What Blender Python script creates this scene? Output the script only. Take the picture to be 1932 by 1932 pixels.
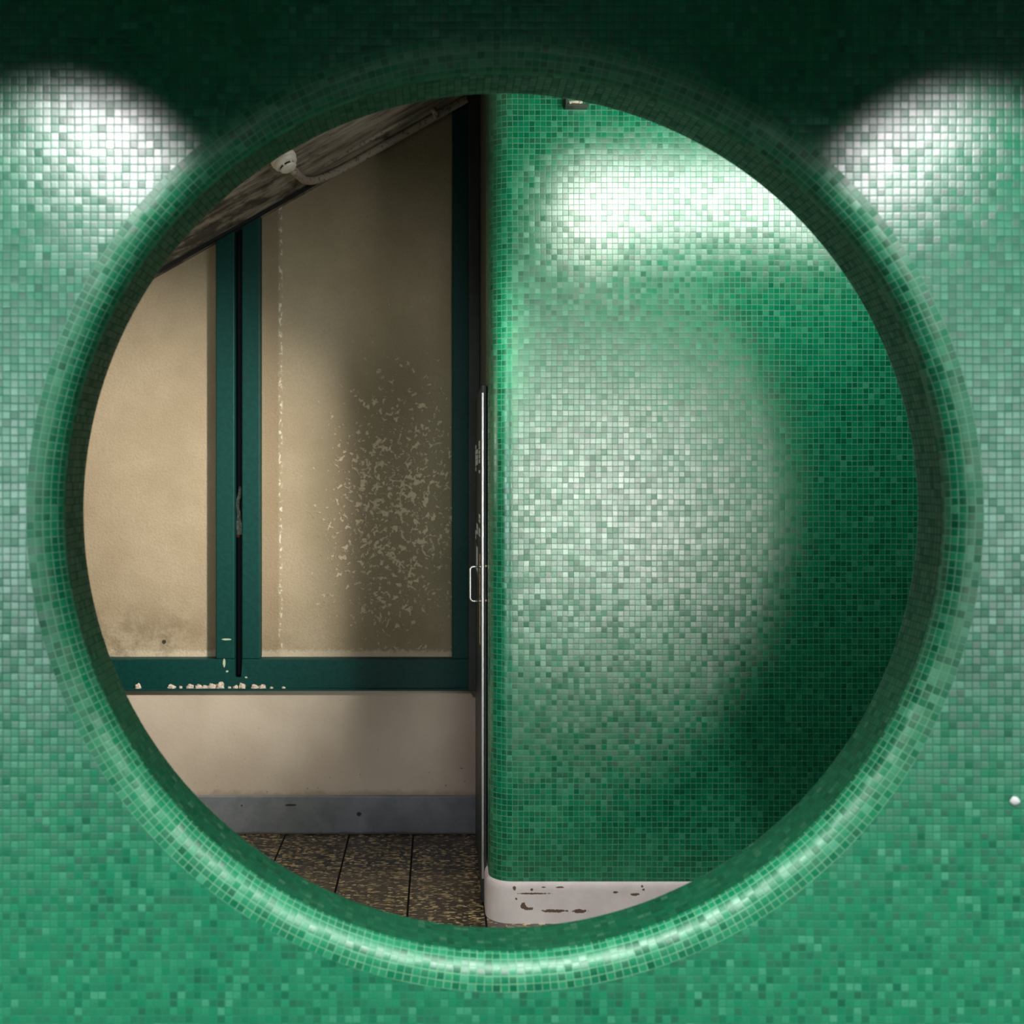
import bpy, bmesh, math, random
from mathutils import Vector, Matrix
random.seed(7)
PI = math.pi
for o in list(bpy.data.objects):
    bpy.data.objects.remove(o)
S = bpy.context.scene
COL = S.collection

# ------------------------------------------------------------------ camera
# X right, Y away from the camera, Z up; the eye is at the origin, floor at FLOOR
F_PX = 2250.0
VPX, VPY = 830.0, 890.0
FLOOR = -1.62
cam = bpy.data.cameras.new('camera')
cam.sensor_fit = 'HORIZONTAL'
cam.sensor_width = 36.0
cam.lens = F_PX / 1932 * 36.0
cam.shift_x = (966 - VPX) / 1932
cam.shift_y = -(966 - VPY) / 1932
cam.clip_start = 0.05
cam.dof.use_dof = True
cam.dof.focus_distance = 4.45
cam.dof.aperture_fstop = 2.2
cam_ob = bpy.data.objects.new('camera', cam)
cam_ob.rotation_euler = (PI / 2, 0, 0)
COL.objects.link(cam_ob)
S.camera = cam_ob

# ------------------------------------------------------------------ world, exposure, lamps
w = bpy.data.worlds.new('world')
S.world = w
w.use_nodes = True
w.node_tree.nodes['Background'].inputs[0].default_value = (0.30, 0.75, 0.85, 1)
w.node_tree.nodes['Background'].inputs[1].default_value = 0.035
S.view_settings.view_transform = 'Standard'
S.view_settings.look = 'None'
S.view_settings.exposure = 0.0
S.view_settings.gamma = 1.0
S.view_settings.use_curve_mapping = False


def light(name, kind, loc, energy, color=(1, 1, 1), aim=None, **kw):
    l = bpy.data.lights.new(name, kind)
    l.energy = energy
    l.color = color
    for k, v in kw.items():
        setattr(l, k, v)
    o = bpy.data.objects.new(name, l)
    o.location = loc
    if aim is not None:
        o.rotation_euler = (Vector(aim) - Vector(loc)).to_track_quat('-Z', 'Y').to_euler()
    COL.objects.link(o)
    return o


ROOM_TOP = 1.27
# wall-washer spots under the ceiling (the two scallops)
for sx in (-0.99, 1.37):
    light('wall_washer', 'SPOT', (sx, 2.10, ROOM_TOP - 0.07), 78, (1.0, 0.90, 0.94), (sx, 3.0, 0.45),
          spot_size=math.radians(55), spot_blend=0.60, shadow_soft_size=0.05)
# downlights further out in the concourse
for sx in (-2.3, 0.15, 2.6):
    light('concourse_downlight', 'SPOT', (sx, 1.25, ROOM_TOP - 0.03), 950, (0.95, 1.0, 0.96), (sx, 1.4, -2),
          spot_size=math.radians(106), spot_blend=0.7, shadow_soft_size=0.08)
# added unseen area lamps opposite, standing in for the bright space the tiles reflect
for sx, sw, pw, ax, cl in ((-3.7, 1.8, 3.8, -1.2, (0.78, 1.0, 0.95)), (1.10, 1.7, 2.9, 0.30, (1.0, 1.0, 0.93)),
                           (5.1, 1.8, 3.4, 1.65, (0.78, 1.0, 0.95))):
    light('added_far_light', 'AREA', (sx, -3.95, -0.18), pw * sw, cl, (ax, 3, -0.12),
          shape='RECTANGLE', size=sw, size_y=0.7, spread=math.radians(30))
# fluorescent tube behind the wall
TUBE = (0.52, 1.75, 3.50, 1.15)       # x0, x1, y, z
light('tube_light', 'AREA', ((TUBE[0] + TUBE[1]) / 2, TUBE[2] + 0.03, TUBE[3]), 13, (1.0, 0.96, 0.94),
      ((TUBE[0] + TUBE[1]) / 2, TUBE[2] + 0.9, TUBE[3] - 0.45), shape='RECTANGLE', size=TUBE[1] - TUBE[0], size_y=0.20)
light('added_cream_spot', 'SPOT', (0.755, 3.26, 1.02), 900, (1.0, 0.91, 0.80), (-2.30, 5.35, -0.85),
      spot_size=math.radians(60), spot_blend=1.0, shadow_soft_size=0.09)  # added unseen spot, aimed left to light the cream wall
light('added_ceiling_glow', 'POINT', (0.62, 3.40, 1.08), 8, (1.0, 0.93, 0.85), shadow_soft_size=0.06)  # added point lamp that brightens the sloping ceiling
# small lamp low under the stair on the left
light('stair_lamp', 'POINT', (-2.25, 4.30, 0.15), 10, (1.0, 0.90, 0.76), shadow_soft_size=0.08)

# ------------------------------------------------------------------ node helpers


class NT:
    def __init__(self, name):
        self.m = bpy.data.materials.new(name)
        self.m.use_nodes = True
        self.t = self.m.node_tree
        self.n = self.t.nodes
        self.b = self.n['Principled BSDF']

    def node(self, typ, **kw):
        x = self.n.new('ShaderNode' + typ)
        for k, v in kw.items():
            setattr(x, k, v)
        return x

    def put(self, sock, v):
        if v is None:
            return
        if isinstance(v, bpy.types.NodeSocket):
            self.t.links.new(v, sock)
        else:
            if sock.type == 'RGBA' and len(v) == 3:
                v = (*v, 1)
            sock.default_value = v

    def math(self, op, a, b=None, c=None, clamp=False):
        x = self.node('Math', operation=op, use_clamp=clamp)
        for i, v in enumerate((a, b, c)):
            self.put(x.inputs[i], v)
        return x.outputs[0]

    def vec(self, op, a, b=None, scale=None):
        x = self.node('VectorMath', operation=op)
        self.put(x.inputs[0], a)
        if b is not None:
            self.put(x.inputs[1], b)
        if scale is not None:
            self.put(x.inputs['Scale'], scale)
        return x.outputs['Value'] if op in ('LENGTH', 'DISTANCE', 'DOT_PRODUCT') else x.outputs[0]

    def mix(self, f, a, b, blend='MIX'):
        x = self.node('Mix', data_type='RGBA', blend_type=blend)
        self.put(x.inputs['Factor'], f)
        self.put(x.inputs[6], a)
        self.put(x.inputs[7], b)
        return x.outputs[2]

    def mixf(self, f, a, b):
        x = self.node('Mix', data_type='FLOAT')
        self.put(x.inputs['Factor'], f)
        self.put(x.inputs[2], a)
        self.put(x.inputs[3], b)
        return x.outputs[0]

    def step(self, v, a, b, lo=0.0, hi=1.0):
        x = self.node('MapRange', interpolation_type='SMOOTHSTEP')
        self.put(x.inputs[0], v)
        self.put(x.inputs[1], a)
        self.put(x.inputs[2], b)
        self.put(x.inputs[3], lo)
        self.put(x.inputs[4], hi)
        return x.outputs[0]

    def noise(self, vec, scale, detail=4.0, rough=0.55, dims='3D', dist=0.0):
        x = self.node('TexNoise', noise_dimensions=dims)
        if vec is not None:
            self.put(x.inputs['Vector'], vec)
        x.inputs['Scale'].default_value = scale
        x.inputs['Detail'].default_value = detail
        x.inputs['Roughness'].default_value = rough
        x.inputs['Distortion'].default_value = dist
        return x

    def ramp(self, f, stops, interp='LINEAR'):
        x = self.node('ValToRGB')
        x.color_ramp.interpolation = interp
        e = x.color_ramp.elements
        while len(e) < len(stops):
            e.new(0.5)
        for el, (p, c) in zip(e, stops):
            el.position = p
            el.color = (*c, 1)
        self.put(x.inputs[0], f)
        return x.outputs[0]

    def pos(self):
        return self.node('NewGeometry').outputs['Position']

    def sep(self, v):
        x = self.node('SeparateXYZ')
        self.put(x.inputs[0], v)
        return x.outputs

    def comb(self, x=0.0, y=0.0, z=0.0):
        c = self.node('CombineXYZ')
        for i, v in enumerate((x, y, z)):
            self.put(c.inputs[i], v)
        return c.outputs[0]

    def bump(self, h, strength=0.3, dist=0.01, normal=None):
        x = self.node('Bump')
        x.inputs['Strength'].default_value = strength
        x.inputs['Distance'].default_value = dist
        self.put(x.inputs['Height'], h)
        if normal is not None:
            self.put(x.inputs['Normal'], normal)
        return x.outputs[0]

    def out(self, color=None, rough=None, spec=None, normal=None, metal=None, ior=None):
        for k, v in (('Base Color', color), ('Roughness', rough), ('Specular IOR Level', spec), ('Normal', normal),
                     ('Metallic', metal), ('IOR', ior)):
            if v is not None:
                self.put(self.b.inputs[k], v)
        return self.m

    def ellipses(self, xyz, lst, jitter):
        """wear marks with a shape of their own: list of (x, z, rx, rz) on a wall"""
        acc = None
        for (ex, ez, rx, rz) in lst:
            dx = self.math('DIVIDE', self.math('SUBTRACT', xyz[0], ex), rx)
            dz = self.math('DIVIDE', self.math('SUBTRACT', xyz[2], ez), rz)
            d = self.math('ADD', self.math('MULTIPLY', dx, dx), self.math('MULTIPLY', dz, dz))
            d = self.math('ADD', d, jitter)
            m = self.step(d, 0.75, 1.1, 1.0, 0.0)
            acc = m if acc is None else self.math('MAXIMUM', acc, m)
        return acc


def plain(name, color, rough=0.5, metal=0.0, spec=0.5, var=0.0, scale=30, bump=0.0):
    t = NT(name)
    col = color
    nrm = None
    if var > 0 or bump > 0:
        nz = t.noise(t.pos(), scale, 5, 0.6)
        if var > 0:
            col = t.mix(t.step(nz.outputs[0], 0.3, 0.7), tuple(c * (1 - var) for c in color), tuple(min(1, c * (1 + var)) for c in color))
        if bump > 0:
            nrm = t.bump(nz.outputs[0], bump, 0.004)
    return t.out(col, rough, spec, nrm, metal)


def tile_material(name, tilt=0.10, rough=0.27, ior=1.95, dark=0.7, grout=(0.16, 0.30, 0.19), pillow=0.20):
    """20 mm glass mosaic: UV counts tiles"""
    t = NT(name)
    uv = t.node('UVMap').outputs[0]
    wob = t.noise(t.vec('SCALE', uv, scale=0.11), 1.0, 2, 0.5)
    uvw = t.vec('ADD', uv, t.vec('SCALE', t.vec('SUBTRACT', wob.outputs[1], (0.5, 0.5, 0.5)), scale=0.3))
    s = t.sep(uvw)
    cu, cv = t.math('FLOOR', s[0]), t.math('FLOOR', s[1])
    fu, fv = t.math('FRACT', s[0]), t.math('FRACT', s[1])
    wn = t.node('TexWhiteNoise', noise_dimensions='2D')
    t.put(wn.inputs['Vector'], t.comb(cu, cv, 0))
    rv, rc = wn.outputs['Value'], wn.outputs['Color']
    rs = t.sep(rc)
    eu = t.math('MINIMUM', fu, t.math('SUBTRACT', 1.0, fu))
    ev = t.math('MINIMUM', fv, t.math('SUBTRACT', 1.0, fv))
    # joints are wide along the rows, hair thin or clogged between neighbours
    jn = t.noise(t.vec('SCALE', uv, scale=0.35), 1.0, 3, 0.6).outputs[0]
    wid = t.math('MULTIPLY_ADD', jn, 0.16, -0.015)
    ed = t.math('MINIMUM', t.math('MULTIPLY', eu, 1.25), ev)
    mask = t.step(t.math('SUBTRACT', ed, wid), -0.02, 0.035)
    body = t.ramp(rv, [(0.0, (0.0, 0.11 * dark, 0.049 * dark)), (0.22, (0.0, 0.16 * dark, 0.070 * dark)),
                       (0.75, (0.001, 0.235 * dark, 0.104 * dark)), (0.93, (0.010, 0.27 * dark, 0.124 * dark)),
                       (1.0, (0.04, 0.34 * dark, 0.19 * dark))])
    cloud = t.noise(t.vec('SCALE', uv, scale=0.05), 1.0, 3, 0.5).outputs[0]
    body = t.mix(t.step(cloud, 0.35, 0.75, 0.0, 0.35), body, (0.010, 0.27 * dark, 0.124 * dark))
    grain = t.noise(t.vec('SCALE', uv, scale=2.5), 1.0, 3, 0.6).outputs[0]
    body = t.mix(t.step(grain, 0.3, 0.75, 0.0, 0.25), body, (0.0, 0.13 * dark, 0.065 * dark))
    col = t.mix(mask, grout, body)
    g = t.node('NewGeometry')
    nv = t.vec('ADD', g.outputs['Normal'], t.vec('SCALE', t.vec('SUBTRACT', rc, (0.5, 0.5, 0.5)), scale=tilt))
    nv = t.vec('NORMALIZE', nv)
    h = t.math('MULTIPLY_ADD', grain, 0.25, t.step(ed, 0.0, 0.22))
    nv = t.bump(h, pillow, 0.0012, nv)
    r = t.math('MULTIPLY_ADD', rs[1], 0.06, rough - 0.03)
    # glass chips: coloured body under a satin face (short-tailed highlight)
    df = t.node('BsdfDiffuse')
    t.put(df.inputs['Color'], col)
    t.put(df.inputs['Normal'], nv)
    gl = t.node('BsdfAnisotropic', distribution='BECKMANN')
    t.put(gl.inputs['Color'], (1, 1, 1))
    t.put(gl.inputs['Roughness'], r)
    t.put(gl.inputs['Normal'], nv)
    fr = t.node('Fresnel')
    t.put(fr.inputs['IOR'], ior)
    t.put(fr.inputs['Normal'], nv)
    mx = t.node('MixShader')
    t.put(mx.inputs[0], t.math('MULTIPLY', fr.outputs[0], t.math('MULTIPLY', t.mixf(mask, 0.25, 1.0), t.step(rs[2], 0.0, 0.45, 0.6, 1.0))))
    t.t.links.new(df.outputs[0], mx.inputs[1])
    t.t.links.new(gl.outputs[0], mx.inputs[2])
    t.n.remove(t.b)
    t.t.links.new(mx.outputs[0], t.n['Material Output'].inputs['Surface'])
    return t.m


M = {}
M['mosaic'] = tile_material('green_mosaic', tilt=0.055, rough=0.40, grout=(0.015, 0.14, 0.078))
M['mosaic_rim'] = tile_material('green_mosaic_rim', tilt=0.15, rough=0.46, ior=1.58, grout=(0.10, 0.26, 0.155))
M['mosaic_back'] = tile_material('green_mosaic_corridor', tilt=0.034, rough=0.315, ior=2.0, dark=0.95, pillow=0.06, grout=(0.09, 0.28, 0.155))
M['steel'] = plain('brushed_steel', (0.72, 0.70, 0.70), 0.28, 1.0, var=0.06, scale=80)
M['aluminium'] = plain('door_edge_aluminium', (0.62, 0.60, 0.62), 0.42, 0.85, var=0.06, scale=60)
M['door_dark'] = plain('dark_door_paint', (0.018, 0.026, 0.030), 0.45, var=0.15)
M['door_side'] = plain('dark_door_rubber', (0.035, 0.036, 0.032), 0.6, var=0.15)
M['return'] = plain('dark_return_plaster', (0.055, 0.055, 0.045), 0.7, var=0.25, scale=12, bump=0.2)
M['black'] = plain('black_gap', (0.008, 0.010, 0.012), 0.8)
M['detector'] = plain('detector_plastic', (0.93, 0.87, 0.76), 0.42, var=0.08, scale=25)
M['detector_dark'] = plain('detector_slot', (0.03, 0.03, 0.03), 0.7)
M['sticker_white'] = plain('sticker_white', (0.80, 0.80, 0.77), 0.6)
M['sticker_gold'] = plain('sticker_gold', (0.65, 0.50, 0.30), 0.5)
M['sticker_grey'] = plain('sticker_grey', (0.10, 0.10, 0.095), 0.6)
M['lamp_shell'] = plain('lamp_shell', (0.03, 0.035, 0.03), 0.5)
M['lamp_cap'] = plain('lamp_holder', (0.62, 0.58, 0.42), 0.5)
M['gum'] = plain('white_blob', (0.52, 0.50, 0.52), 0.6, var=0.1, scale=120)
M['room_paint'] = plain('concourse_paint', (0.32, 0.34, 0.34), 0.7)
M['rubber'] = plain('dark_rubber_floor', (0.022, 0.025, 0.025), 0.7)
M['room_dark'] = plain('concourse_ceiling_dark', (0.05, 0.055, 0.055), 0.8)
M['crumb'] = plain('plaster_crumb', (0.50, 0.43, 0.36), 0.9, var=0.45, scale=140, bump=0.6)
M['wrap'] = plain('wrapper', (0.42, 0.45, 0.40), 0.5, var=0.4, scale=90)
M['wrap_red'] = plain('wrapper_red', (0.25, 0.015, 0.02), 0.5)


def mat_green_paint():
    t = NT('green_frame_paint')
    p = t.pos()
    n1 = t.noise(p, 45, 5, 0.65).outputs[0]
    n2 = t.noise(p, 150, 3, 0.6).outputs[0]
    col = t.mix(t.step(n1, 0.3, 0.7), (0.0, 0.036, 0.032), (0.0, 0.050, 0.043))
    col = t.mix(t.step(n2, 0.70, 0.76, 0.0, 0.6), col, (0.05, 0.22, 0.16))
    xyz = t.sep(p)
    jit = t.math('MULTIPLY_ADD', t.noise(p, 120, 3, 0.6).outputs[0], 1.6, -0.8)
    chips = t.ellipses(xyz, [(-0.955, -0.750, 0.022, 0.004), (-0.965, -0.855, 0.006, 0.020), (-0.952, -0.893, 0.006, 0.005),
                             (-0.867, -0.920, 0.006, 0.004)], jit)
    col = t.mix(chips, col, (0.42, 0.50, 0.34))
    return t.out(col, 0.55, 0.25, t.bump(n1, 0.25, 0.004))


def mat_cream_panel():
    t = NT('cream_roughcast')
    p = t.pos()
    xyz = t.sep(p)
    fine = t.noise(p, 95, 5, 0.7).outputs[0]
    big = t.noise(p, 3.0, 4, 0.6).outputs[0]
    col = t.mix(t.step(big, 0.3, 0.7), (0.38, 0.315, 0.215), (0.45, 0.38, 0.27))
    col = t.mix(t.step(fine, 0.35, 0.75, 0.0, 0.35), col, (0.33, 0.25, 0.155))
    # pale flaking efflorescence in the middle of the right panel
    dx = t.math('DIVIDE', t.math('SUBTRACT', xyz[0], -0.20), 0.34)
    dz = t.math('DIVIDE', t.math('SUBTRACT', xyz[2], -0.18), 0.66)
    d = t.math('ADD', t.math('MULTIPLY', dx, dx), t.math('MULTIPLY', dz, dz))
    fl = t.noise(p, 42, 4, 0.66, dist=0.5).outputs[0]
    th = t.math('MULTIPLY_ADD', d, 0.10, 0.49)
    flake = t.step(t.math('SUBTRACT', fl, th), 0.0, 0.05)
    col = t.mix(t.step(d, 0.4, 2.2, 0.55, 0.0), col, (0.17, 0.148, 0.09))  # olive tone round the flakes, deepened and widened to imitate shade
    col = t.mix(t.math('MULTIPLY', flake, 0.85), col, (0.66, 0.56, 0.40))
    # a vertical line of chips where an old bead was torn off
    band = t.step(t.math('ABSOLUTE', t.math('SUBTRACT', xyz[0], -0.722)), 0.002, 0.013, 1.0, 0.0)
    cn = t.noise(t.vec('MULTIPLY', p, (1.5, 1, 1)), 38, 3, 0.6).outputs[0]
    chip = t.math('MULTIPLY', band, t.step(cn, 0.53, 0.60))
    col = t.mix(chip, col, (0.78, 0.72, 0.60))
    strip = t.math('MULTIPLY', t.step(xyz[0], -0.735, -0.722, 1.0, 0.0), t.step(xyz[0], -0.82, -0.81))
    col = t.mix(t.math('MULTIPLY', strip, 0.35), col, (0.24, 0.16, 0.085))  # shadow beside the stile, painted in as a darker strip
    # pale crust and grime near the foot
    foot = t.math('MULTIPLY_ADD', t.noise(p, 60, 4, 0.6).outputs[0], 0.05, xyz[2])
    col = t.mix(t.step(foot, -0.795, -0.775, 0.75, 0.0), col, (0.62, 0.54, 0.42))
    grime = t.math('MULTIPLY', t.step(xyz[2], -0.78, -0.50, 1.0, 0.0), t.step(t.noise(p, 9, 5, 0.7).outputs[0], 0.4, 0.62))
    grime = t.math('MULTIPLY', grime, t.step(xyz[0], -1.2, -1.05, 0.55, 0.2))
    col = t.mix(grime, col, (0.16, 0.115, 0.065))
    jit = t.math('MULTIPLY_ADD', t.noise(p, 150, 3, 0.6).outputs[0], 1.6, -0.8)
    dark = t.ellipses(xyz, [(-1.249, -0.770, 0.010, 0.010)], jit)
    col = t.mix(dark, col, (0.05, 0.04, 0.03))
    h = t.math('ADD', t.math('MULTIPLY', fine, 1.0), t.math('MULTIPLY', flake, 1.2))
    return t.out(col, 0.9, 0.2, t.bump(h, 0.75, 0.006))


def mat_dado():
    t = NT('dado_plaster')
    p = t.pos()
    xyz = t.sep(p)
    big = t.noise(p, 4, 5, 0.6).outputs[0]
    col = t.mix(t.step(big, 0.3, 0.7), (0.50, 0.425, 0.345), (0.57, 0.495, 0.41))
    sp = t.noise(p, 48, 3, 0.6).outputs[0]
    th = t.step(xyz[2], -1.45, -1.15, 0.0, 0.05)
    col = t.mix(t.step(t.math('SUBTRACT', sp, th), 0.685, 0.72, 0.0, 0.8), col, (0.13, 0.10, 0.07))
    base = t.math('MULTIPLY_ADD', t.noise(p, 22, 4, 0.6).outputs[0], 0.06, xyz[2])
    col = t.mix(t.step(base, -1.42, -1.39, 0.5, 0.0), col, (0.25, 0.20, 0.15))
    return t.out(col, 0.8, 0.25, t.bump(t.noise(p, 70, 4, 0.6).outputs[0], 0.2, 0.004))


def mat_baseboard():
    t = NT('grey_baseboard_paint')
    p = t.pos()
    xyz = t.sep(p)
    n = t.noise(p, 14, 5, 0.65).outputs[0]
    col = t.mix(t.step(n, 0.3, 0.7), (0.17, 0.195, 0.22), (0.23, 0.255, 0.28))
    jit = t.math('MULTIPLY_ADD', t.noise(p, 90, 4, 0.65).outputs[0], 2.0, -1.0)
    chips = t.ellipses(xyz, [(-0.665, -1.488, 0.03, 0.005), (-0.362, -1.528, 0.012, 0.009), (-0.885, -1.49, 0.004, 0.004)], jit)
    col = t.mix(chips, col, (0.035, 0.035, 0.035))
    col = t.mix(t.step(t.math('MULTIPLY_ADD', n, 0.02, xyz[2]), -1.605, -1.595, 0.7, 0.0), col, (0.06, 0.06, 0.055))
    return t.out(col, 0.65, 0.3, t.bump(n, 0.2, 0.004))


def mat_plinth():
    t = NT('white_plinth_paint')
    p = t.pos()
    xyz = t.sep(p)
    n = t.noise(p, 10, 4, 0.6).outputs[0]
    col = t.mix(t.step(n, 0.3, 0.7), (0.66, 0.58, 0.56), (0.76, 0.69, 0.67))
    jit = t.math('MULTIPLY_ADD', t.noise(p, 90, 4, 0.7).outputs[0], 4.0, -2.0)
    chips = t.ellipses(xyz, [(0.266, -1.492, 0.006, 0.008), (0.33, -1.498, 0.006, 0.005), (0.43, -1.490, 0.014, 0.003),
                             (0.37, -1.490, 0.010, 0.0022), (0.340, -1.512, 0.065, 0.003), (0.63, -1.507, 0.010, 0.004), (0.70, -1.515, 0.016, 0.005),
                             (0.73, -1.498, 0.005, 0.004), (0.725, -1.487, 0.004, 0.004), (0.300, -1.556, 0.010, 0.012), (0.318, -1.566, 0.020, 0.006),
                             (0.41, -1.574, 0.05, 0.006), (0.275, -1.53, 0.005, 0.005), (0.50, -1.575, 0.03, 0.007)], jit)
    col = t.mix(chips, col, (0.13, 0.075, 0.05))
    return t.out(col, 0.55, 0.4, t.bump(n, 0.1, 0.003))


def mat_floor():
    t = NT('terrazzo_floor')
    p = t.pos()
    xyz = t.sep(p)
    q = t.vec('MULTIPLY', p, (0.6, 1.0, 1.0))
    v = t.node('TexVoronoi', feature='F1')
    t.put(v.inputs['Vector'], q)
    v.inputs['Scale'].default_value = 105
    cell = t.sep(v.outputs['Color'])[0]
    col = t.ramp(cell, [(0.0, (0.010, 0.008, 0.006)), (0.35, (0.028, 0.022, 0.013)), (0.62, (0.07, 0.052, 0.026)),
                        (0.82, (0.26, 0.19, 0.085)), (1.0, (0.60, 0.47, 0.25))])
    n = t.noise(p, 6, 4, 0.6).outputs[0]
    col = t.mix(t.step(n, 0.4, 0.7, 0.0, 0.5), col, (0.035, 0.028, 0.018))
    # joints between the long strips and across
    u = t.math('FRACT', t.math('DIVIDE', t.math('SUBTRACT', xyz[0], -0.119), 0.285))
    du = t.math('ABSOLUTE', t.math('SUBTRACT', u, 0.5))
    j = t.step(du, 0.482, 0.489)
    col = t.mix(j, col, (0.006, 0.006, 0.006))
    r = t.math('MULTIPLY_ADD', n, 0.25, 0.28)
    return t.out(col, t.mixf(j, t.math('MULTIPLY_ADD', cell, 0.22, 0.10), 0.9), t.mixf(j, 0.8, 0.05), t.bump(t.math('ADD', t.noise(p, 50, 3, 0.6).outputs[0], cell), 0.10, 0.003), ior=1.7)


def mat_soffit():
    t = NT('stained_soffit_plaster')
    p = t.pos()
    # streaks run along the slope
    a = math.atan(0.564)
    along = t.vec('DOT_PRODUCT', p, (math.cos(a), 0, math.sin(a)))
    xyz = t.sep(p)
    q = t.comb(t.math('MULTIPLY', along, 1.6), t.math('MULTIPLY', xyz[1], 6.0), 0)
    st = t.noise(q, 2.2, 6, 0.7).outputs[0]
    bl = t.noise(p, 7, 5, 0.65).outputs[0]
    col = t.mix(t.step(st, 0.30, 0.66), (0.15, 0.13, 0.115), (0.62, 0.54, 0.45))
    col = t.mix(t.step(t.math('SUBTRACT', bl, t.step(xyz[0], -1.1, -0.2, 0.0, 0.16)), 0.38, 0.58, 0.0, 0.8), col, (0.045, 0.040, 0.038))  # dark blotches, thickened to the left to imitate the shading there
    fl = t.noise(q, 9, 3, 0.6).outputs[0]
    col = t.mix(t.step(fl, 0.70, 0.74), col, (0.62, 0.55, 0.45))
    return t.out(col, 0.85, 0.2, t.bump(st, 0.5, 0.01))


def mat_conduit():
    t = NT('conduit_old_paint')
    p = t.pos()
    n = t.noise(p, 60, 5, 0.7).outputs[0]
    col = t.mix(t.step(n, 0.36, 0.46), (0.20, 0.165, 0.14), (0.52, 0.44, 0.37))
    return t.out(col, 0.8, 0.2, t.bump(n, 0.4, 0.004))


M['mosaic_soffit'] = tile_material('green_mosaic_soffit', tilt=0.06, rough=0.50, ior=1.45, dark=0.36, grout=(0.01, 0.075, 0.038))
M['green'] = mat_green_paint()
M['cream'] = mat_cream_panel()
M['dado'] = mat_dado()
M['baseboard'] = mat_baseboard()
M['plinth'] = mat_plinth()
M['floor'] = mat_floor()
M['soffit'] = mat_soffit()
M['conduit'] = mat_conduit()

# ------------------------------------------------------------------ object helpers


def link(name, verts, faces, mat, parent=None, uvs=None, smooth=False, mats=None, midx=None):
    me = bpy.data.meshes.new(name)
    me.from_pydata([tuple(v) for v in verts], [], faces)
    if mats:
        for m in mats:
            me.materials.append(m)
        if midx:
            for p, i in zip(me.polygons, midx):
                p.material_index = i
    else:
        me.materials.append(mat)
    if uvs is not None:
        l = me.uv_layers.new(name='UVMap')
        k = 0
        for p in me.polygons:
            for li in p.loop_indices:
                l.data[li].uv = uvs[k]
                k += 1
    for p in me.polygons:
        p.use_smooth = smooth
    me.validate()
    me.update()
    o = bpy.data.objects.new(name, me)
    COL.objects.link(o)
    if parent:
        o.parent = parent
    return o


def from_bm(name, bm, mat, parent=None, smooth=False, loc=None):
    me = bpy.data.meshes.new(name)
    bmesh.ops.recalc_face_normals(bm, faces=bm.faces)
    bm.to_mesh(me)
    bm.free()
    me.materials.append(mat)
    for p in me.polygons:
        p.use_smooth = smooth
    o = bpy.data.objects.new(name, me)
    COL.objects.link(o)
    if parent:
        o.parent = parent
    if loc:
        o.location = loc
    return o


def bm_box(bm, x0, x1, y0, y1, z0, z1, bevel=0.0, seg=2):
    r = bmesh.ops.create_cube(bm, size=1)
    for v in r['verts']:
        v.co = Vector(((x0 + x1) / 2 + v.co.x * (x1 - x0), (y0 + y1) / 2 + v.co.y * (y1 - y0), (z0 + z1) / 2 + v.co.z * (z1 - z0)))
    if bevel > 0:
        es = list({e for v in r['verts'] for e in v.link_edges})
        bmesh.ops.bevel(bm, geom=es, offset=bevel, segments=seg, affect='EDGES', profile=0.5)


def box(name, x0, x1, y0, y1, z0, z1, mat, parent=None, bevel=0.0, seg=2, smooth=False):
    bm = bmesh.new()
    bm_box(bm, x0, x1, y0, y1, z0, z1, bevel, seg)
    return from_bm(name, bm, mat, parent, smooth)


def prism(name, poly, y0, y1, mat, parent=None, bevel=0.0):
    """x-z polygon extruded from y0 to y1"""
    bm = bmesh.new()
    a = [bm.verts.new((x, y0, z)) for x, z in poly]
    b = [bm.verts.new((x, y1, z)) for x, z in poly]
    n = len(poly)
    bm.faces.new(a)
    bm.faces.new(b[::-1])
    for i in range(n):
        j = (i + 1) % n
        bm.faces.new((a[i], b[i], b[j], a[j]))
    if bevel > 0:
        bmesh.ops.bevel(bm, geom=list(bm.edges), offset=bevel, segments=2, affect='EDGES', profile=0.5)
    return from_bm(name, bm, mat, parent)


def tube(bm, pts, r, n=12, caps=True):
    pts = [Vector(p) for p in pts]
    rings = []
    up = None
    for i, p in enumerate(pts):
        d = (pts[min(i + 1, len(pts) - 1)] - pts[max(i - 1, 0)]).normalized()
        if up is None:
            up = Vector((0, 0, 1)) if abs(d.z) < 0.9 else Vector((1, 0, 0))
        s = d.cross(up).normalized()
        up = s.cross(d).normalized()
        rings.append([bm.verts.new(p + s * r * math.cos(2 * PI * k / n) + up * r * math.sin(2 * PI * k / n)) for k in range(n)])
    for a, b in zip(rings, rings[1:]):
        for k in range(n):
            bm.faces.new((a[k], a[(k + 1) % n], b[(k + 1) % n], b[k]))
    if caps:
        bm.faces.new(rings[0])
        bm.faces.new(rings[-1])


def lathe(bm, prof, n=40, M4=None):
    """prof: list of (r, h) along +Z"""
    rings = []
    for r, h in prof:
        if r < 1e-6:
            rings.append([bm.verts.new((0, 0, h))])
        else:
            rings.append([bm.verts.new((r * math.cos(2 * PI * k / n), r * math.sin(2 * PI * k / n), h)) for k in range(n)])
    for a, b in zip(rings, rings[1:]):
        for k in range(n):
            j = (k + 1) % n
            if len(a) == 1 and len(b) == 1:
                continue
            if len(a) == 1:
                bm.faces.new((a[0], b[j], b[k]))
            elif len(b) == 1:
                bm.faces.new((a[k], a[j], b[0]))
            else:
                bm.faces.new((a[k], a[j], b[j], b[k]))
    if M4 is not None:
        bmesh.ops.transform(bm, matrix=M4, verts=list(bm.verts))


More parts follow.
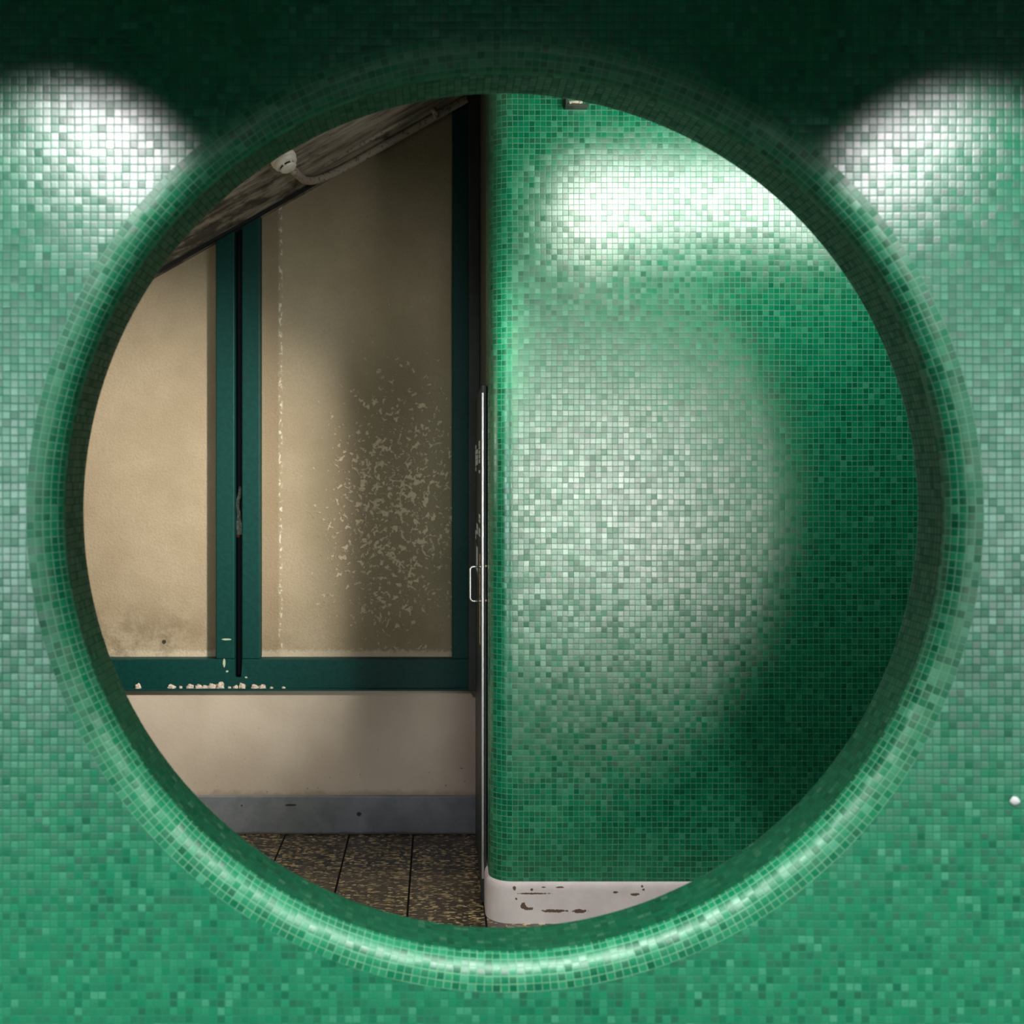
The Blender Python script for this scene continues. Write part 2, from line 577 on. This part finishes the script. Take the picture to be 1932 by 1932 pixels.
def empty(name, loc=(0, 0, 0), rot=None):
    o = bpy.data.objects.new(name, None)
    o.location = loc
    if rot is not None:
        o.rotation_euler = rot
    o.empty_display_size = 0.05
    COL.objects.link(o)
    return o


def tag(o, label, cat, group=None):
    o['label'] = label
    o['category'] = cat
    if group:
        o['group'] = group
    return o


def struct(o, label=None, cat=None):
    o['kind'] = 'structure'
    if label:
        o['label'] = label
    if cat:
        o['category'] = cat
    return o


# ------------------------------------------------------------------ front mosaic wall with the round opening
T = 0.02
WF = 3.0                 # face of the wall
WB = 3.232               # back face
CX, CZ = 0.164, -0.105   # centre of the opening
RO, RB = 1.185, 0.060    # where the roll starts, its radius
RI = RO - RB
RF = RO + T              # one flat row of ring tiles
X0, X1 = -3.3, 3.6
WALL_TOP = 2.10
corners = [(X0, FLOOR), (X1, FLOOR), (X1, WALL_TOP), (X0, WALL_TOP)]
ang = [2 * PI * i / 360 for i in range(360)]
ang += [math.atan2(z - CZ, x - CX) % (2 * PI) for x, z in corners]
ang = sorted(set(ang))


def edge_pt(a):
    c, s = math.cos(a), math.sin(a)
    k = min([t for t in (((X1 if c > 0 else X0) - CX) / c if abs(c) > 1e-9 else 1e9,
                         ((WALL_TOP if s > 0 else FLOOR) - CZ) / s if abs(s) > 1e-9 else 1e9) if t > 0])
    return CX + c * k, CZ + s * k


def annulus(y, r):
    vs, fs, uv = [], [], []
    for a in ang:
        vs.append((CX + r * math.cos(a), y, CZ + r * math.sin(a)))
    for a in ang:
        x, z = edge_pt(a)
        vs.append((x, y, z))
    n = len(ang)
    for i in range(n):
        j = (i + 1) % n
        f = (i, n + i, n + j, j)
        if y > 3.1:
            f = f[::-1]
        fs.append(f)
    for f in fs:
        for i in f:
            uv.append((vs[i][0] / T, vs[i][2] / T + 0.37))
    return vs, fs, uv


v1, f1, u1 = annulus(WF, RF)
v2, f2, u2 = annulus(WB, RI + 0.018)
k = len(v1)
# outer edge of the slab
n = len(ang)
side = []
us = []
for i in range(n):
    j = (i + 1) % n
    side.append((n + i, k + n + i, k + n + j, n + j))
    us += [(0, 0)] * 4
wall = link('wall_front', v1 + v2, f1 + [tuple(i + k for i in f) for f in f2] + side, M['mosaic'], uvs=u1 + u2 + us)
struct(wall, 'green mosaic wall with a large round opening', 'wall')

prof = [(RF, WF, -T), (RO, WF, 0.0)]
NB = 14
for i in range(1, NB + 1):
    a = PI / 2 * i / NB
    prof.append((RO - RB + RB * math.cos(a - 0) if False else RO - RB * math.sin(a), WF + RB * (1 - math.cos(a)), RB * a))
L0 = RB * PI / 2
NS = 6
BR = 0.018
for i in range(1, NS + 1):
    y = WF + RB + (WB - BR - WF - RB) * i / NS
    prof.append((RI, y, L0 + y - WF - RB))
L1 = prof[-1][2]
for i in range(1, 9):
    a = PI / 2 * i / 8
    prof.append((RI + BR * (1 - math.cos(a)), WB - BR + BR * math.sin(a), L1 + BR * a))
NA = 362
vs, fs, uv = [], [], []
for i in range(NA):
    a = 2 * PI * i / NA
    for r, y, s in prof:
        vs.append((CX + r * math.cos(a), y, CZ + r * math.sin(a)))
m = len(prof)
for i in range(NA):
    j = (i + 1) % NA
    for q in range(m - 1):
        fs.append((i * m + q, j * m + q, j * m + q + 1, i * m + q + 1))
        va, vb = prof[q][2] / T + 500, prof[q + 1][2] / T + 500
        uv += [(i + 0.0, va), (i + 1.0, va), (i + 1.0, vb), (i + 0.0, vb)]
# the roll and the darker lining behind it are two parts of the wall
split = NB + 2
fr_, ur_, fl_, ul_ = [], [], [], []
for k2, f in enumerate(fs):
    q = k2 % (m - 1)
    (fr_ if q < split - 1 + 0 else fl_).append(f)
    (ur_ if q < split - 1 + 0 else ul_).extend(uv[4 * k2:4 * k2 + 4])
rim = link('rolled_rim', vs, fr_, M['mosaic_rim'], wall, uvs=ur_, smooth=True)
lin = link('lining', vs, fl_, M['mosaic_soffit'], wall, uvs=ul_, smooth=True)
lin['label'] = 'darker mosaic lining inside the opening'
for o_ in (rim, lin):
    bm = bmesh.new()
    bm.from_mesh(o_.data)
    bmesh.ops.delete(bm, geom=[v for v in bm.verts if not v.link_faces], context='VERTS')
    bm.to_mesh(o_.data)
    bm.free()
rim['label'] = 'rounded mosaic rim of the round opening'

# ------------------------------------------------------------------ corridor behind: green mosaic wall on the right
GD = 4.286
GX = 0.178
CR = 0.085
PT = -1.472
TOPZ = 2.05


def plan(off):
    """plan polyline of the mosaic wall's face: return, rounded corner, straight run"""
    p = [(GX - off, 4.62), (GX - off, GD + CR)]
    for i in range(1, 13):
        a = PI / 2 * i / 12
        p.append((GX + CR - (CR + off) * math.cos(a), GD + CR - (CR + off) * math.sin(a)))
    p.append((3.4, GD - off))
    return p


def skirt(name, pl, zs, mat, parent=None, offs=None):
    vs, fs, uv = [], [], []
    L = [0.0]
    for a, b in zip(pl, pl[1:]):
        L.append(L[-1] + math.dist(a, b))
    for z in zs:
        for x, y in pl:
            vs.append((x, y, z))
    n = len(pl)
    for r in range(len(zs) - 1):
        for i in range(n - 1):
            f = (r * n + i, r * n + i + 1, (r + 1) * n + i + 1, (r + 1) * n + i)
            fs.append(f)
            for vi in f:
                uv.append((L[vi % n] / T + 1000, zs[vi // n] / T))
    return link(name, vs, fs, mat, parent, uvs=uv, smooth=True)


gw = skirt('wall_back', plan(0.0), [PT, TOPZ], M['mosaic_back'])
struct(gw, 'green mosaic corridor wall with rounded corner behind the opening', 'wall')
# plinth: slightly proud with a soft shoulder
pvs, pfs = [], []
rows = [(0.012, FLOOR), (0.012, PT - 0.030), (0.009, PT - 0.012), (0.003, PT - 0.003), (-0.004, PT + 0.001)]
pls = [plan(o) for o, z in rows]
n = len(pls[0])
for (o, z), pl in zip(rows, pls):
    for x, y in pl:
        pvs.append((x, y, z))
for r in range(len(rows) - 1):
    for i in range(n - 1):
        pfs.append((r * n + i, r * n + i + 1, (r + 1) * n + i + 1, (r + 1) * n + i))
pl_ob = link('baseboard_right', pvs, pfs, M['plinth'], smooth=True)
struct(pl_ob, 'white chipped plinth under the green corridor wall', 'baseboard')

# dark return wall and post between mosaic corner and cream wall
CD = 5.345
PS = 421.0
struct(box('wall_right', GX, GX + 0.10, 4.62, CD + 0.02, FLOOR, TOPZ, M['return']), 'dark return wall behind the door', 'wall')
struct(box('trim_1', 0.128, GX, 5.285, CD, -0.974, 1.72, M['door_side'], bevel=0.004), 'dark post in the corner beside the green frame', 'trim')


def cx(px):
    return (px - VPX) * CD / F_PX


def cz(py):
    return (VPY - py) * CD / F_PX


def ceil_z(x):
    return 1.607 + 0.564 * x


XL = -2.7
# cream wall: dado, baseboard
RAIL_T, RAIL_B = cz(1243), cz(1300)
struct(box('wall_left', XL, GX, CD, CD + 0.12, FLOOR, RAIL_B + 0.003, M['dado']), 'cream plaster dado below the green frame', 'wall')
bb = box('baseboard_left', XL, GX - 0.004, CD - 0.022, CD, FLOOR, cz(1500), M['baseboard'], bevel=0.004)
struct(bb, 'grey painted baseboard below the cream wall', 'baseboard')

# green framed panels
FY0, FY1 = 5.334, 5.430          # frame depth range
PY = 5.398                       # face of the boards


def slope_poly(x0, x1, z0, drop=0.004):
    return [(x0, z0), (x1, z0), (x1, ceil_z(x1) - drop), (x0, ceil_z(x0) - drop)]


lp = empty('framed_panel', (cx(280), CD, RAIL_B))
tag(lp, 'cream roughcast panel in green frame, left of the dark vertical gap', 'wall panel')
rp = empty('framed_panel', (cx(670), CD, RAIL_B))
tag(rp, 'cream flaking panel in green frame between the vertical gap and the door', 'wall panel')


def part(o, root):
    o.parent = root
    o.matrix_parent_inverse = Matrix.Translation(-Vector(root.location))
    return o


part(prism('board', slope_poly(XL, cx(412), RAIL_T + 0.001), PY, PY + 0.05, M['cream']), lp)
part(prism('stile', slope_poly(cx(408), cx(443), RAIL_T + 0.0005), FY0, FY1, M['green'], bevel=0.005), lp)
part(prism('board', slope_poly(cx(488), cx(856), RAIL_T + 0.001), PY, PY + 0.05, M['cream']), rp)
part(prism('stile', slope_poly(cx(457), cx(491), RAIL_T + 0.0005), FY0, FY1, M['green'], bevel=0.005), rp)
part(prism('stile', slope_poly(cx(853), cx(886) - 0.002, RAIL_T + 0.0005), FY0, FY1, M['green'], bevel=0.005), rp)
rail = empty('bottom_rail', (cx(500), CD, RAIL_B))
tag(rail, 'long dark green bottom rail under both cream panels', 'rail')
part(prism('rail_bar', [(XL, RAIL_B + 0.004), (GX - 0.003, RAIL_B + 0.004), (GX - 0.003, RAIL_T), (cx(457), RAIL_T), (cx(457), RAIL_B + 0.052),
                        (cx(443), RAIL_B + 0.052), (cx(443), RAIL_T), (XL, RAIL_T)], FY0 + 0.001, FY1, M['green'], bevel=0.003), rail)
part(box('ledge', XL, GX - 0.003, FY0 - 0.014, FY1, RAIL_B - 0.004, RAIL_B + 0.006, M['green'], bevel=0.002), rail)
struct(box('trim_2', cx(441), cx(459), FY1 - 0.012, FY1 + 0.02, RAIL_B + 0.04, ceil_z(cx(450)), M['black']), 'black gap between the two green stiles', 'gap')

# sloping soffit of the stair above
sl = [(XL, ceil_z(XL)), (0.72, ceil_z(0.72)), (3.4, ceil_z(0.72)), (3.4, ceil_z(0.72) + 0.15), (0.70, ceil_z(0.70) + 0.17), (XL, ceil_z(XL) + 0.17)]
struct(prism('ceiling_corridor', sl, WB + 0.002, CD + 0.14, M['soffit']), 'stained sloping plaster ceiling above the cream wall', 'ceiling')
lip = prism('trim_3', [(XL, ceil_z(XL) - 0.014), (-0.45, ceil_z(-0.45) - 0.014), (-0.45, ceil_z(-0.45) - 0.001), (XL, ceil_z(XL) - 0.001)], 5.300, 5.331, M['black'])
struct(lip, 'thin dark trim where the ceiling meets the cream wall', 'trim')

# floor
struct(box('floor', -6, 6, WB, CD + 0.14, FLOOR - 0.1, FLOOR, M['floor']), 'speckled brown terrazzo floor', 'floor')
struct(box('floor_concourse', -6, 6, -4.1, WB, FLOOR - 0.1, FLOOR, M['rubber']), 'dark floor of the concourse', 'floor')
# concourse around the camera
struct(box('ceiling', -6, 6, -4.1, WF, ROOM_TOP, ROOM_TOP + 0.1, M['room_dark']), 'dark ceiling of the concourse', 'ceiling')
struct(box('shade_beam', -6, 6, 0.85, 1.05, 0.52, ROOM_TOP, M['room_dark']), 'unseen beam added to shade the top of the mosaic wall', 'beam')  # added out of view to keep light off the wall top
struct(box('wall_behind', -6, 6, -4.2, -4.1, FLOOR, ROOM_TOP, M['room_paint']), 'far wall of the concourse', 'wall')

# ------------------------------------------------------------------ open door, seen almost edge on
DX0, DX1 = 0.157, 0.175
DY0, DY1 = 4.462, 5.268
DTOP = 0.325
DBOT = FLOOR + 0.006
door = box('door_1', DX0, DX1, DY0 + 0.004, DY1, DBOT, DTOP, M['door_dark'], bevel=0.002)
struct(door, 'dark steel door standing open beside the green mosaic corner', 'door')
box('edge_strip', DX0 - 0.001, DX0 + 0.0085, DY0, DY0 + 0.007, DBOT + 0.09, (VPY - 740) * DY0 / F_PX, M['aluminium'], door, bevel=0.002)['label'] = 'bright metal strip on the door edge'
box('edge_seal', DX0 + 0.010, DX1, DY0, DY0 + 0.006, DBOT, DTOP, M['door_side'], door, bevel=0.002)
HY = 4.50
hz0, hz1 = (VPY - 1134) * HY / F_PX, (VPY - 1069) * HY / F_PX
ho = 0.042
bm = bmesh.new()
pts = [(DX0 + 0.002, HY, hz1)]
rr = 0.013
for i in range(7):
    a = PI / 2 * i / 6
    pts.append((DX0 - ho + rr - rr * math.sin(a), HY, hz1 - rr + rr * math.cos(a)))
for i in range(7):
    a = PI / 2 * i / 6
    pts.append((DX0 - ho + rr - rr * math.cos(a), HY, hz0 + rr - rr * math.sin(a)))
pts.append((DX0 + 0.002, HY, hz0))
tube(bm, pts, 0.0049, 14)
for z in (hz0, hz1):
    tube(bm, [(DX0 - 0.008, HY, z), (DX0 + 0.001, HY, z)], 0.0062, 14)
hd = from_bm('door_handle', bm, M['steel'], door, True)
hd['label'] = 'bent steel pull handle'


def face_px(px):     # depth on the door's left face for an image column
    return (DX0) * F_PX / (px - VPX)


# worn labels on the door face: rows of pale printed strokes
random.seed(3)
for (ya, yb) in ((832, 893), (970, 1017)):
    bm = bmesh.new()
    for (pa, pb, s) in ((897.2, 898.6, 0.75), (899.2, 901.6, 0.6), (903.4, 906.0, 1.0)):
        d1, d0 = face_px(pa), face_px(pb)
        y = ya + (0 if pa > 903 else random.uniform(4, 20))
        while y < yb:
            h = random.uniform(3, 11)
            if random.random() < 0.82 * s + 0.1:
                dm = (d0 + d1) / 2
                z1 = (VPY - y) * dm / F_PX
                z0 = (VPY - min(y + h, yb)) * dm / F_PX
                bm_box(bm, DX0 - 0.0008, DX0 + 0.0005, max(d0, DY0 + 0.02), min(d1, DY1 - 0.01), z0, z1)
            y += h + random.uniform(0.8, 2.5)
    st = from_bm('printed_label', bm, M['sticker_white'], door)
    st['label'] = 'worn white lettering on the dark door'
box('lock_plate', DX0 - 0.0012, DX0 + 0.0005, face_px(903), face_px(895.5), (VPY - 1090) * 4.9 / F_PX, (VPY - 1030) * 4.9 / F_PX, M['sticker_grey'], door)
box('plate_line', DX0 - 0.0022, DX0 + 0.0005, face_px(901.6), face_px(899.6), (VPY - 1080) * 4.9 / F_PX, (VPY - 1035) * 4.9 / F_PX, M['sticker_white'], door)
bm = bmesh.new()
y = 1046
while y < 1216:
    h = random.uniform(8, 26)
    bm_box(bm, DX0 - 0.0009, DX0 + 0.0005, face_px(906.2), face_px(904.9), (VPY - y - h) * 4.65 / F_PX, (VPY - y) * 4.65 / F_PX)
    y += h + random.uniform(1, 4)
from_bm('frame_bead', bm, M['sticker_gold'], door)
for py in (1068, 1133):
    bm = bmesh.new()
    lathe(bm, [(0.0, 0.0018), (0.003, 0.0015), (0.004, 0.0)], 12, Matrix.Translation((0.1722, DY0 - 0.0002, (VPY - py) * DY0 / F_PX)) @ Matrix.Rotation(PI / 2, 4, 'X'))
    from_bm('screw', bm, M['sticker_gold'], door, True)

# ------------------------------------------------------------------ smoke detector on the slope
A = math.atan(0.564)
det_d = 4.86


def on_ceiling(px, py):
    rx, rz = (px - VPX) / F_PX, (VPY - py) / F_PX
    t = 1.607 / (rz - 0.564 * rx)
    return Vector((rx * t, t, rz * t))


dloc = on_ceiling(533, 297)
sd = empty('smoke_detector', dloc)
ax_ = Vector((math.sin(A), 0, -math.cos(A)))
ax_ = Matrix.Rotation(math.radians(-11), 3, Vector((math.cos(A), 0, math.sin(A)))) @ ax_
sd.rotation_euler = ax_.to_track_quat('Z', 'Y').to_euler()     # local +Z hangs away from the slope
tag(sd, 'white round smoke detector hanging from the sloping stained ceiling', 'smoke detector')
R = 0.052
bm = bmesh.new()
lathe(bm, [(0, -0.010), (R, -0.010), (R * 1.02, 0.004), (R * 1.02, 0.016), (R * 0.97, 0.019), (0, 0.019)])
from_bm('base', bm, M['detector'], sd, True)
bm = bmesh.new()
lathe(bm, [(0, 0.019), (R * 0.93, 0.019), (R * 0.95, 0.023), (R * 0.90, 0.034), (R * 0.74, 0.040), (R * 0.55, 0.0405), (0, 0.0405)])
from_bm('body', bm, M['detector'], sd, True)
bm = bmesh.new()
lathe(bm, [(R * 0.56, 0.0400), (R * 0.58, 0.050)], 40)
from_bm('sensor_chamber', bm, M['detector_dark'], sd, True)
bm = bmesh.new()
for i in range(6):
    a = 2 * PI * i / 6
    r = bmesh.ops.create_cube(bm, size=1, matrix=Matrix.Rotation(a, 4, 'Z') @ Matrix.Translation((R * 0.60, 0, 0.0455)) @ Matrix.Diagonal((0.006, 0.007, 0.012, 1)))
from_bm('vent_post', bm, M['detector'], sd)
bm = bmesh.new()
lathe(bm, [(0, 0.050), (R * 0.66, 0.050), (R * 0.67, 0.053), (R * 0.55, 0.058), (0, 0.060)])
from_bm('cap', bm, M['detector'], sd, True)

# conduit from the detector to the wall corner, then up along the slope
nrm = Vector((math.sin(A), 0, -math.cos(A)))
CRD = 0.0175
p_end = Vector((0.10, 5.30, ceil_z(0.10)))


def cpt(x, y, off=CRD * 1.02):
    return Vector((x, y, ceil_z(x))) + nrm * off


bm = bmesh.new()
pts = [cpt(-0.615, 4.92), cpt(-0.607, 5.00), cpt(-0.60, 5.08), cpt(-0.59, 5.15), cpt(-0.565, 5.215), cpt(-0.52, 5.262), cpt(-0.46, 5.284), cpt(-0.38, 5.290)]
pts += [cpt(-0.38 + 0.07 * i, 5.290) for i in range(1, 8)]
sm = []
for i in range(len(pts) - 1):
    p0, p1, p2, p3 = pts[max(i - 1, 0)], pts[i], pts[i + 1], pts[min(i + 2, len(pts) - 1)]
    for s in range(6):
        t = s / 6
        sm.append(0.5 * ((2 * p1) + (p2 - p0) * t + (2 * p0 - 5 * p1 + 4 * p2 - p3) * t * t + (3 * p1 - p0 - 3 * p2 + p3) * t ** 3))
sm.append(pts[-1])
tube(bm, sm, CRD, 12)
cr = empty('conduit', pts[0])
tag(cr, 'flaking painted conduit running up the sloping ceiling from the smoke detector', 'pipe')
part(from_bm('pipe', bm, M['conduit'], None, True), cr)
bm = bmesh.new()
q = on_ceiling(818, 190)
tube(bm, [cpt(-0.03, 5.225, 0.0), cpt(-0.03, 5.225, 0.034)], 0.013, 14)
tube(bm, [cpt(-0.03, 5.225, 0.022), cpt(-0.03, 5.292, 0.022)], 0.009, 10)
part(from_bm('clip', bm, M['conduit'], None, True), cr)
# thin batten beside it
bm = bmesh.new()
tube(bm, [cpt(-0.50, 5.14, 0.004), cpt(0.11, 5.14, 0.004)], 0.009, 8)
tag(from_bm('cable', bm, M['conduit'], None, True), 'thin painted cable on the sloping ceiling above the conduit', 'cable')

# ------------------------------------------------------------------ lamp bracket on the corridor wall, just under the top of the opening
BD = GD - 0.05
bx = lambda px: (px - VPX) * BD / F_PX
bz = lambda py: (VPY - py) * BD / F_PX
fx = empty('wall_bracket', (bx(1085), GD, bz(198)))
tag(fx, 'small dark tray bracket on the green wall just below the opening top', 'bracket')
part(box('tray', bx(1069), bx(1111), BD, GD - 0.0005, bz(198.8), bz(195.5), M['lamp_shell'], bevel=0.001), fx)
part(box('end_plate', bx(1067.5), bx(1072), BD, GD - 0.0005, bz(198.5), bz(176), M['lamp_shell'], bevel=0.001), fx)
bm = bmesh.new()
tube(bm, [(bx(1074), BD + 0.012, bz(190.5)), (bx(1100), BD + 0.012, bz(190.5))], 0.0055, 14)
bm_box(bm, bx(1075), bx(1078), BD + 0.006, BD + 0.018, bz(196), bz(190))
bm_box(bm, bx(1093), bx(1096), BD + 0.006, BD + 0.018, bz(196), bz(190))
part(from_bm('roller', bm, M['lamp_cap'], None, True), fx)
fx.children[-1]['label'] = 'pale cream roller on the bracket'

# ------------------------------------------------------------------ crumbs on the ledge of the green rail
random.seed(11)
crumbs = [(262, 12, 8), (325, 14, 7), (342, 6, 4), (360, 13, 7), (376, 15, 6), (388, 13, 5), (401, 14, 8), (417, 15, 10), (434, 6, 3),
          (446, 10, 5), (458, 12, 9), (481, 14, 7), (496, 13, 6), (513, 6, 3), (536, 7, 3)]
ords = ['first', 'second', 'third', 'fourth', 'fifth', 'sixth', 'seventh', 'eighth', 'ninth', 'tenth', 'eleventh', 'twelfth', 'thirteenth',
        'fourteenth', 'fifteenth']
for i, (px, wpx, hpx) in enumerate(crumbs):
    bm = bmesh.new()
    bmesh.ops.create_icosphere(bm, subdivisions=3, radius=1)
    wx, hz_ = wpx / PS / 2 * 1.05, hpx / PS * 1.1
    ph = random.uniform(0, 9)
    for v in bm.verts:
        c = v.co
        k = 1 + 0.16 * math.sin(5 * c.x + ph) * math.cos(4 * c.y + 2 * ph) + 0.12 * math.sin(9 * c.z + 3 * c.x + ph) + random.uniform(-0.05, 0.05)
        c *= k
        if c.z < 0:
            c.z *= 0.05
        v.co = Vector((c.x * wx, c.y * 0.008, c.z * hz_))
    o = from_bm('plaster_crumb', bm, M['crumb'], None, True, (cx(px), FY0 - 0.005, RAIL_B + 0.0065))
    size = 'large' if hpx >= 8 else ('tiny' if hpx <= 4 else 'pale')
    tag(o, '%s plaster crumb, %s from the left along the green rail ledge' % (size, ords[i]), 'plaster crumb', 'plaster crumbs on the green rail')

# crumpled wrapper stuffed into the gap between the stiles
wr = empty('crumpled_wrapper', (cx(447), FY1 - 0.03, cz(1012)))
tag(wr, 'crumpled pale wrapper stuffed in the gap between green stiles', 'litter')
bm = bmesh.new()
random.seed(5)
N = 26
prev = None
for i in range(N + 1):
    t = i / N
    z = cz(1010) + (cz(918) - cz(1010)) * t
    wdt = 0.013 * (1 - 0.75 * t) + 0.002
    xc = cx(446.5 + 2.5 * math.sin(7 * t + 1))
    yb = FY1 - 0.036 + 0.006 * math.sin(17 * t)
    row = [bm.verts.new((xc + s * wdt, yb + (0.007 * math.sin(3.1 * s + 11 * t) + random.uniform(-0.004, 0.004)), z)) for s in (-1, -0.5, 0, 0.5, 1)]
    row += [bm.verts.new((v.co.x, v.co.y + 0.004, v.co.z)) for v in row[::-1]]
    if prev:
        for k2 in range(10):
            bm.faces.new((prev[k2], prev[(k2 + 1) % 10], row[(k2 + 1) % 10], row[k2]))
    else:
        bm.faces.new(row)
    prev = row
bm.faces.new(prev)
part(from_bm('foil', bm, M['wrap'], None, False), wr)
part(box('red_tip', cx(443.5), cx(449), FY1 - 0.038, FY1 - 0.03, cz(1015), cz(1010.5), M['wrap_red']), wr)

# white blob on the mosaic at the right
bm = bmesh.new()
bmesh.ops.create_icosphere(bm, subdivisions=3, radius=1)
for v in bm.verts:
    c = v.co
    k = 1 + 0.10 * math.sin(3 * c.x + 1) * math.cos(2 * c.z) + 0.08 * math.sin(5 * c.z + 2)
    ridge = 0.25 * math.exp(-((c.z + 0.55 * c.x - 0.1) / 0.18) ** 2)
    v.co = Vector((c.x * k * 0.0135, c.y * 0.0045 * (1 + ridge), c.z * k * 0.0115))
o = from_bm('gum_blob', bm, M['gum'], None, True, ((1914 - VPX) / 750, WF - 0.002, (VPY - 1511) / 750))
tag(o, 'small round white blob stuck on the green mosaic wall near the right edge', 'chewing gum')
